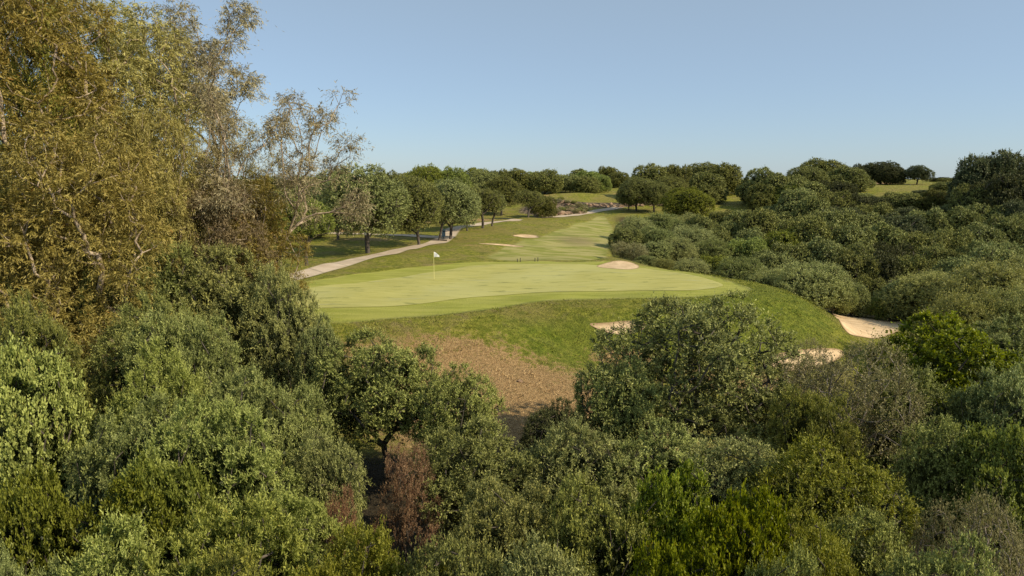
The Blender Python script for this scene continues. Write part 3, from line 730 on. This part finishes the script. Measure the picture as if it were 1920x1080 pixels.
def drape(name, poly, mat, off=.02, step=.5, label=None, edge=0.0):
    poly = np.asarray(poly, float)
    # resample outline
    pts = []
    for i in range(len(poly)):
        a, b = poly[i], poly[(i + 1) % len(poly)]; m = max(1, int(np.linalg.norm(b - a) / (step * .6)))
        pts += [a + (b - a) * k / m for k in range(m)]
    pts = np.array(pts); nb = len(pts)
    gx, gy = np.meshgrid(np.arange(poly[:, 0].min(), poly[:, 0].max(), step), np.arange(poly[:, 1].min(), poly[:, 1].max(), step))
    Q = np.stack([gx.ravel(), gy.ravel()], 1); Q = Q[sdist(Q, poly) < -step * .4]
    A = np.concatenate([pts, Q])
    vs, es, fs, *_ = delaunay_2d_cdt([Vector(q) for q in A], [(i, (i + 1) % nb) for i in range(nb)], [list(range(nb))], 1, 1e-4)
    v = np.array([[q.x, q.y] for q in vs]); zz = H(v[:, 0], v[:, 1]) + off
    sd = sdist(v, poly)
    if edge: zz = zz - edge * (sd > -.02)
    f = [list(t) for t in fs]
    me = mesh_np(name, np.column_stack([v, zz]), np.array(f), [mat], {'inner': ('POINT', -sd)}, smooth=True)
    # keep normals up
    if me.polygons[0].normal.z < 0: me.flip_normals()
    o = link(bpy.data.objects.new(name, me)); tag(o, label, kind='structure'); return o
n = NT('putting_green_turf')
p = n.pos(); st = n.noise(1.0, 4, .65, n.scaled(p, .35, 2.0, 1, .06)); fine = n.noise(20, 4, .7, p); big = n.noise(.14, 3, .5, p)
c = n.mix(n.ramp(st, .3, .7), (.385,.36,.098), (.475,.44,.14))
c = n.mix(n.math('MULTIPLY', n.ramp(big, .4, .65), .5), c, (.48,.46,.18))
pt = n.noise(.9, 5, .7, n.scaled(p, .45, 1.6, 1, -.1))
c = n.mix(n.math('MULTIPLY', n.ramp(pt, .56, .66), .6), c, (.13,.15,.04))
pl = n.noise(.8, 5, .7, n.scaled(p, .3, 1.5, 1, .2))
c = n.mix(n.math('MULTIPLY', n.ramp(pl, .57, .66), .6), c, (.38,.37,.18))
c = n.mix(n.math('MULTIPLY', n.ramp(fine, .4, .8), .18), c, (.12,.14,.03))
bp = n.n('ShaderNodeBump', {'Strength': .25, 'Distance': .02, 'Height': fine})
M_GREEN = n.done(n.n('ShaderNodeBsdfPrincipled', {'Base Color': c, 'Roughness': .85, 'Specular IOR Level': .15, 'Normal': bp.outputs[0]}).outputs[0])
drape('putting_green', GREEN, M_GREEN, .02)
n = NT('bunker_sand')
p = n.pos(); f1 = n.noise(1.2, 5, .6, p); f2 = n.noise(9, 5, .7, p)
c = n.mix(n.ramp(f1, .3, .7), (.56,.40,.225), (.78,.58,.35))
c = n.mix(n.math('MULTIPLY', n.ramp(f2, .45, .7), .35), c, (.40,.29,.18))
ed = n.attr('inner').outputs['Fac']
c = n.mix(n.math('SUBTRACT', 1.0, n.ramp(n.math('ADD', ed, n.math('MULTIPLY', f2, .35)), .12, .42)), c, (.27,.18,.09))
bp = n.n('ShaderNodeBump', {'Strength': .7, 'Distance': .08, 'Height': n.math('ADD', f1, n.math('MULTIPLY', f2, .4))})
M_SAND = n.done(n.n('ShaderNodeBsdfPrincipled', {'Base Color': c, 'Roughness': .95, 'Specular IOR Level': .1, 'Normal': bp.outputs[0]}).outputs[0])
for k, lab in (('front','small sand bunker in the slope under the green'),('right','large pale sand bunker right of the green'),('low','low patch of sand in front of the mound'),
               ('back','raised sand bunker behind the green'),('fair_a','nearer thin fairway bunker'),('fair_b','farther thin fairway bunker')):
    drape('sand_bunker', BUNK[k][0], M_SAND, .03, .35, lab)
# cart path
def ribbon(cl, w):
    cl = np.asarray(cl, float)
    t = np.arange(len(cl)); u = np.linspace(0, len(cl) - 1, len(cl) * 6)
    # catmull
    out = []
    for s in u:
        i = min(int(s), len(cl) - 2); f = s - i
        p0, p1, p2, p3 = cl[max(i - 1, 0)], cl[i], cl[i + 1], cl[min(i + 2, len(cl) - 1)]
        out.append(.5 * ((2 * p1) + (-p0 + p2) * f + (2 * p0 - 5 * p1 + 4 * p2 - p3) * f * f + (-p0 + 3 * p1 - 3 * p2 + p3) * f ** 3))
    c = np.array(out); d = nrm(np.gradient(c, axis=0)); s = np.stack([-d[:, 1], d[:, 0]], 1)
    return np.concatenate([c + s * w / 2, (c - s * w / 2)[::-1]])
n = NT('concrete_path')
p = n.pos(); f1 = n.noise(.8, 5, .6, p); f2 = n.noise(12, 4, .7, p)
c = n.mix(n.ramp(f1, .3, .7), (.52,.40,.27), (.66,.53,.38)); c = n.mix(n.math('MULTIPLY', n.ramp(f2, .4, .7), .3), c, (.28,.24,.18))
wv = n.n('ShaderNodeTexWave', {'Vector': p, 'Scale': .13, 'Distortion': 1.0}, wave_type='BANDS', bands_direction='DIAGONAL').outputs['Fac']
c = n.mix(n.math('MULTIPLY', n.ramp(wv, .985, 1.0), .5), c, (.16,.13,.10))
c = n.mix(n.math('SUBTRACT', 1.0, n.ramp(n.math('ADD', n.attr('inner').outputs['Fac'], n.math('MULTIPLY', f2, .4)), .15, .5)), c, (.30,.27,.12))
M_PATH = n.done(n.n('ShaderNodeBsdfPrincipled', {'Base Color': c, 'Roughness': .9}).outputs[0])
path_pts = [on_ground(px, py) for px, py in [(470,540),(530,526),(575,514),(620,500),(665,489),(720,477),(775,464),(812,457),(835,445)]] + [(-8.2,100),(-4.5,108),(-.5,114),(1,116.5)]
drape('path', ribbon(path_pts, 2.5), M_PATH, .04, .6)
drape('path', ribbon([(-1.5,119.5),(4,122.5),(9,125.5),(13,129),(17,134),(22,139)], 2.4), M_PATH, .05, .6)
drape('path', ribbon([on_ground(835,445), (-13,90), (-22,94), (-34,98), (-50,104)], 2.2), M_PATH, .06, .6)

# ---------------------------------------------------------------- rough grass blades on the near slope (uncountable)
rg = np.random.default_rng(9)
nb = 150000
bx = rg.uniform(-16, 24, nb); by = 24 + rg.random(nb) ** .8 * 36
P_ = np.stack([bx, by], 1)
keep = (sdist(P_, FRINGE) > .05)
for k in BUNK: keep &= sdist(P_, BUNK[k][0]) > .12
keep &= ~((by > 52) & (bx < -12))
bx, by = bx[keep], by[keep]; bz = H(bx, by)
d = nrm(np.stack([rg.normal(size=len(bx)) * .6, rg.normal(size=len(bx)) * .6, np.ones(len(bx))], 1))
s = nrm(np.cross(d, rg.normal(size=d.shape)))
L_ = rg.uniform(.04, .10, len(bx)) * (.6 + .4 * rg.random(len(bx))) * (1 + 1.6 * (np.sin(bx * 2.1 + 3 * np.sin(by * 1.3)) * np.sin(by * 1.7 + 2 * np.sin(bx * .9)) > .62))
V = leaf_quads(np.stack([bx, by, bz - .01], 1), d, s, L_, np.full(len(bx), .035))
dz = gz_ = 1.3 * np.exp(-((bx + .8) / 6.2) ** 2 - ((by - 31.5) / 6) ** 2) + 1.1 * np.exp(-((bx - 3) / 5) ** 2 - ((by - 27) / 4) ** 2) + .8 * np.exp(-((bx - 13) / 5) ** 2 - ((by - 36.5) / 2.4) ** 2)
n = NT('grass_blade')
tn = n.attr('tint').outputs['Fac']; dr = n.attr('dry').outputs['Fac']
med = n.noise(2.2, 5, .62, n.pos())
gg = n.mix(tn, (.10,.14,.012), (.32,.31,.05)); dd = n.mix(tn, (.34,.23,.10), (.70,.50,.25))
c = n.mix(n.ramp(n.math('ADD', dr, n.math('MULTIPLY', n.math('SUBTRACT', med, .5), 1.2)), .35, .7), gg, dd)
M_BLADE = n.done(n.n('ShaderNodeBsdfPrincipled', {'Base Color': c, 'Roughness': .8, 'Specular IOR Level': .2}).outputs[0])
me = mesh_np('rough_grass', V, np.arange(len(V)).reshape(-1, 4), [M_BLADE], {'tint': ('FACE', rg.random(len(bx))), 'dry': ('FACE', dz)})
tag(link(bpy.data.objects.new('rough_grass', me)), 'short rough grass on the slopes around the green', 'grass', kind='stuff')

# ---------------------------------------------------------------- flagstick
def cyl(V, Fc, a, b, r0, r1, sides=10):
    a, b = np.array(a, float), np.array(b, float); d = nrm(b - a)
    h = np.array([1., 0, 0]) if abs(d[2]) > .9 else np.array([0, 0, 1.]); u = nrm(np.cross(d, h)); v = np.cross(d, u)
    base = len(V)
    for (c, r) in ((a, r0), (b, r1)):
        for k in range(sides):
            t = 2 * math.pi * k / sides; V.append(tuple(c + (u * math.cos(t) + v * math.sin(t)) * r))
    for k in range(sides):
        k2 = (k + 1) % sides; Fc.append((base + k, base + k2, base + sides + k2, base + sides + k))
    Fc.append(tuple(base + k for k in range(sides))[::-1]); Fc.append(tuple(base + sides + k for k in range(sides)))
def obj_py(name, V, Fc, mat, parent=None, bevel=0, smooth=False):
    me = bpy.data.meshes.new(name); me.from_pydata([tuple(v) for v in V], [], Fc); me.materials.append(mat)
    if smooth:
        for q in me.polygons: q.use_smooth = True
    o = link(bpy.data.objects.new(name, me), parent)
    if bevel:
        b = o.modifiers.new('bevel', 'BEVEL'); b.width = bevel; b.segments = 2
    return o
def box(V, Fc, x0, x1, y0, y1, z0, z1):
    b = len(V)
    V += [(x0,y0,z0),(x1,y0,z0),(x1,y1,z0),(x0,y1,z0),(x0,y0,z1),(x1,y0,z1),(x1,y1,z1),(x0,y1,z1)]
    Fc += [tuple(b + i for i in f) for f in ((0,3,2,1),(4,5,6,7),(0,1,5,4),(1,2,6,5),(2,3,7,6),(3,0,4,7))]
fx, fy = on_plane(814, 525); fz = h1(fx, fy) + .02
flag = link(bpy.data.objects.new('flagstick', None)); flag.location = (fx, fy, fz)
tag(flag, 'yellow golf flagstick with a white flag standing in the hole on the green', 'golf flag')
M_POLE = plain_mat('yellow_pole', (.75,.68,.28), .4, .05); M_FLAG = plain_mat('white_flag_cloth', (.82,.82,.84), .8, .04); M_DARK = plain_mat('dark_cup', (.03,.03,.03), .8)
V, Fc = [], []; cyl(V, Fc, (0,0,-.1), (0,0,2.28), .019, .015); obj_py('pole', V, Fc, M_POLE, flag, smooth=False)
V, Fc = [], []; cyl(V, Fc, (0,0,2.28), (0,0,2.33), .03, .02); obj_py('finial', V, Fc, M_DARK, flag)
V, Fc = [], []; cyl(V, Fc, (0,0,.0), (0,0,.006), .054, .054, 16); obj_py('hole_disc', V, Fc, M_DARK, flag)  # flat black disc: the dark inside of the hole given as colour
V, Fc = [], []; nu, nv = 10, 8
for i in range(nu + 1):
    for j in range(nv + 1):
        u, v = i / nu, j / nv
        hgt = .46 * (1 - .72 * u)
        V.append((.02 + .42 * u, .05 * math.sin(u * 7 + v * 2) * u, 2.26 - .30 * u ** 1.3 - hgt * v + .0))
for i in range(nu):
    for j in range(nv):
        a = i * (nv + 1) + j; Fc.append((a, a + 1, a + nv + 2, a + nv + 1))
fo = obj_py('flag', V, Fc, M_FLAG, flag, smooth=True); so = fo.modifiers.new('thick', 'SOLIDIFY'); so.thickness = .006
# ---------------------------------------------------------------- blue bin by the path
bx_, by_ = on_plane(832, 452.5); bz_ = h1(bx_, by_)
bn = link(bpy.data.objects.new('litter_bin', None)); bn.location = (bx_, by_, bz_); bn.rotation_euler = (0, 0, .3)
tag(bn, 'blue-grey upright bin on a post beside the cart path under the trees', 'bin')
M_BIN = plain_mat('blue_bin_paint', (.10,.19,.26), .45, .12)
V, Fc = [], []; box(V, Fc, -.2,.2,-.18,.18,.28,1.12); obj_py('body', V, Fc, M_BIN, bn, .03)
V, Fc = [], []; box(V, Fc, -.23,.23,-.21,.21,1.123,1.2); obj_py('lid', V, Fc, plain_mat('bin_lid', (.16,.27,.34), .4), bn, .025)
V, Fc = [], []; box(V, Fc, -.12,.12,-.19,-.183,.85,1.0); obj_py('slot', V, Fc, M_DARK, bn)
V, Fc = [], []; cyl(V, Fc, (0,0,-.2), (0,0,.277), .045, .045); obj_py('post', V, Fc, M_DARK, bn)
# log kerb at the path corner
lx, ly = on_plane(822, 455.5); lg = link(bpy.data.objects.new('log_kerb', None)); lg.location = (lx, ly, h1(lx, ly)); tag(lg, 'dark wooden log edging the cart path near the blue bin', 'log')
V, Fc = [], []; cyl(V, Fc, (-1.1,.25,.09), (0,0,.1), .085, .09, 9); cyl(V, Fc, (0,0,.1), (1.1,-.35,.1), .09, .08, 9); obj_py('timber', V, Fc, BARK, lg, smooth=False)
# tag on the big tree
tx = X_at(686, 70.8, 2); 
tg = link(bpy.data.objects.new('tree_tag', None)); tg.location = (X_at(684.5, 70.6, 2.3), 70.55, Z_at(438, 70.5)); tag(tg, 'small white box fixed to the trunk of the large round olive', 'box')
V, Fc = [], []; box(V, Fc, -.12,.12,-.06,.06,-.16,.14); obj_py('case', V, Fc, M_FLAG, tg, .015)
V, Fc = [], []; box(V, Fc, -.03,.03,.06,.45,-.03,.03); obj_py('bracket', V, Fc, M_DARK, tg)
# small marker posts behind the green
def marker(px, py, h, lab, colr, name='marker_post', Y=None, cat='marker'):
    x, y = on_plane(px, py); r = link(bpy.data.objects.new(name, None)); r.location = (x, y, h1(x, y)); tag(r, lab, cat, 'small marker posts behind the green')
    V, Fc = [], []; cyl(V, Fc, (0,0,-.1), (0,0,h), .035, .03, 8); obj_py('post', V, Fc, colr, r)
    V, Fc = [], []; cyl(V, Fc, (0,0,h), (0,0,h + .05), .045, .02, 8); obj_py('cap', V, Fc, colr, r)
for px, lab in ((970, 'leftmost dark marker post just behind the green'), (975.5, 'second dark marker post just behind the green'), (1003, 'tall dark marker post behind the middle of the green'), (1008.5, 'rightmost dark marker post just behind the green')):
    marker(px, 494.5, .34 if '5' in str(px) else .28, lab, M_DARK)

# ---------------------------------------------------------------- boulders on the rocky bank
n = NT('bank_rock')
tc = n.n('ShaderNodeTexCoord').outputs['Object']; f = n.noise(3, 6, .7, tc)
c = n.mix(n.ramp(f, .3, .7), (.20,.125,.075), (.42,.29,.18)); c = n.mix(n.ramp(n.noise(1.1, 3, .5, tc), .5, .65), c, (.17,.09,.055))
M_ROCK = n.done(n.n('ShaderNodeBsdfPrincipled', {'Base Color': c, 'Roughness': .9, 'Normal': n.n('ShaderNodeBump', {'Strength': .6, 'Distance': .1, 'Height': f}).outputs[0]}).outputs[0])
import bmesh
def rock_mesh(seed):
    bm = bmesh.new(); bmesh.ops.create_icosphere(bm, subdivisions=3, radius=1)
    r_ = np.random.default_rng(seed); A = nrm(r_.normal(size=(14, 3))); D = r_.uniform(.55, .92, 14)
    for v in bm.verts:
        q = np.array(v.co)
        for a, dd in zip(A, D):
            t = q @ a
            if t > dd: q = q - a * (t - dd)
        v.co = q
    me = bpy.data.meshes.new('rock'); bm.to_mesh(me); bm.free(); me.materials.append(M_ROCK); return me
RK = [rock_mesh(s) for s in range(5)]
def boulder(x, y, s, lab, grp='boulders on the rocky bank'):
    o = link(bpy.data.objects.new('boulder', rnd.choice(RK))); o.location = (x, y, h1(x, y) + .15 * s); o.scale = (s * rnd.uniform(.9, 1.5), s * rnd.uniform(.7, 1.1), s * rnd.uniform(.5, .8)); o.rotation_euler = (rnd.uniform(-.2, .2), rnd.uniform(-.2, .2), rnd.uniform(0, 6.28))
    tag(o, lab, 'boulder', grp)
for i in range(34):
    t = i / 33; px = 1005 + 90 * t
    Y = 127 + rnd.uniform(-.8, 1.0) + 4 * t
    boulder(X_at(px + rnd.uniform(-3, 3), Y), Y, rnd.uniform(.45, .95), 'tan boulder in the jumbled lower row of the rocky bank by the path')
for i in range(40):
    Y = 131 + rnd.random() * 9; boulder(X_at(rnd.uniform(1020, 1095), Y), Y, rnd.uniform(.25, .7), 'weathered boulder scattered up the rocky bank behind the fairway')
for i in range(26):
    Y = 140 + rnd.uniform(-1.5, 2); boulder(X_at(1100 + 160 * i / 25., Y), Y, rnd.uniform(.35, .75), 'reddish boulder in the stone row under the far grass tee', 'boulders below the far tee')
for i, (px, py, s, lab) in enumerate([(975, 652, .16, 'small dark clod of earth on the dry slope')]):
    Y = 34.0; boulder(X_at(px, Y, -1.5), Y, s, lab, None)
for i in range(26):
    Y = 128 + rnd.random() * 12; px = rnd.uniform(1030, 1096)
    plant('twiggy' if i % 2 else 'reeds', 'dry' if i % 3 else 'olive', 'dry_bush', px, 540, 14, Y, 'low dry bush among the boulders of the rocky bank', 'bush', 'low dry bushes on the rocky bank', hmin=rnd.uniform(.6, 1.1))

# ---------------------------------------------------------------- camera, light, world
cam = bpy.data.cameras.new('camera'); co = link(bpy.data.objects.new('camera', cam))
cam.lens = 24; cam.sensor_width = 36; cam.clip_start = .1; cam.clip_end = 6000
co.location = (0, 0, CAMZ); co.rotation_euler = (math.pi / 2 - PITCH, 0, 0)
SC.camera = co
EL, AZ = R(35), math.atan2(.90, -.44)          # sun to the right, a little behind the camera
sv = Vector((math.cos(EL) * math.sin(AZ), math.cos(EL) * math.cos(AZ), math.sin(EL)))
sun = bpy.data.lights.new('sun', 'SUN'); sun.energy = 5.0; sun.angle = R(.5); sun.color = (1, .87, .66)
so = link(bpy.data.objects.new('sun', sun)); so.rotation_euler = (-sv).to_track_quat('-Z', 'Y').to_euler(); so.location = (60, -40, 60)
W = bpy.data.worlds.new('World'); SC.world = W; W.use_nodes = True
nt = W.node_tree; nt.nodes.clear()
sk = nt.nodes.new('ShaderNodeTexSky'); sk.sky_type = 'NISHITA'; sk.sun_disc = False; sk.sun_elevation = EL; sk.sun_rotation = AZ
sk.altitude = 60; sk.air_density = 1.0; sk.dust_density = .25; sk.ozone_density = 1.2
bg = nt.nodes.new('ShaderNodeBackground'); bg.inputs[1].default_value = .124
ow = nt.nodes.new('ShaderNodeOutputWorld')
gm = nt.nodes.new('ShaderNodeNewGeometry'); sx = nt.nodes.new('ShaderNodeSeparateXYZ'); nt.links.new(gm.outputs['Incoming'], sx.inputs[0])
mr = nt.nodes.new('ShaderNodeMapRange'); mr.interpolation_type = 'SMOOTHSTEP'; mr.inputs[1].default_value = -.02; mr.inputs[2].default_value = -.33
nt.links.new(sx.outputs[2], mr.inputs[0])
hz = nt.nodes.new('ShaderNodeMix'); hz.data_type = 'RGBA'; hz.inputs[6].default_value = (.80,1.0,1.32,1); hz.inputs[7].default_value = (1.0,1.06,1.06,1)
nt.links.new(mr.outputs[0], hz.inputs[0])
mu = nt.nodes.new('ShaderNodeMix'); mu.data_type = 'RGBA'; mu.blend_type = 'MULTIPLY'; mu.inputs[0].default_value = 1
nt.links.new(sk.outputs[0], mu.inputs[6]); nt.links.new(hz.outputs[2], mu.inputs[7]); gy = nt.nodes.new('ShaderNodeMix'); gy.data_type = 'RGBA'; gy.inputs[0].default_value = .6; gy.inputs[7].default_value = (3.2, 3.95, 4.7, 1)
nt.links.new(mu.outputs[2], gy.inputs[6]); nt.links.new(gy.outputs[2], bg.inputs[0]); nt.links.new(bg.outputs[0], ow.inputs[0])
SC.view_settings.view_transform = 'Standard'; SC.view_settings.look = 'None'; SC.view_settings.exposure = 0
SC.render.engine = 'CYCLES'
SC.cycles.max_bounces = 6; SC.cycles.diffuse_bounces = 2; SC.cycles.transmission_bounces = 4; SC.cycles.transparent_max_bounces = 4
SC.cycles.use_denoising = True
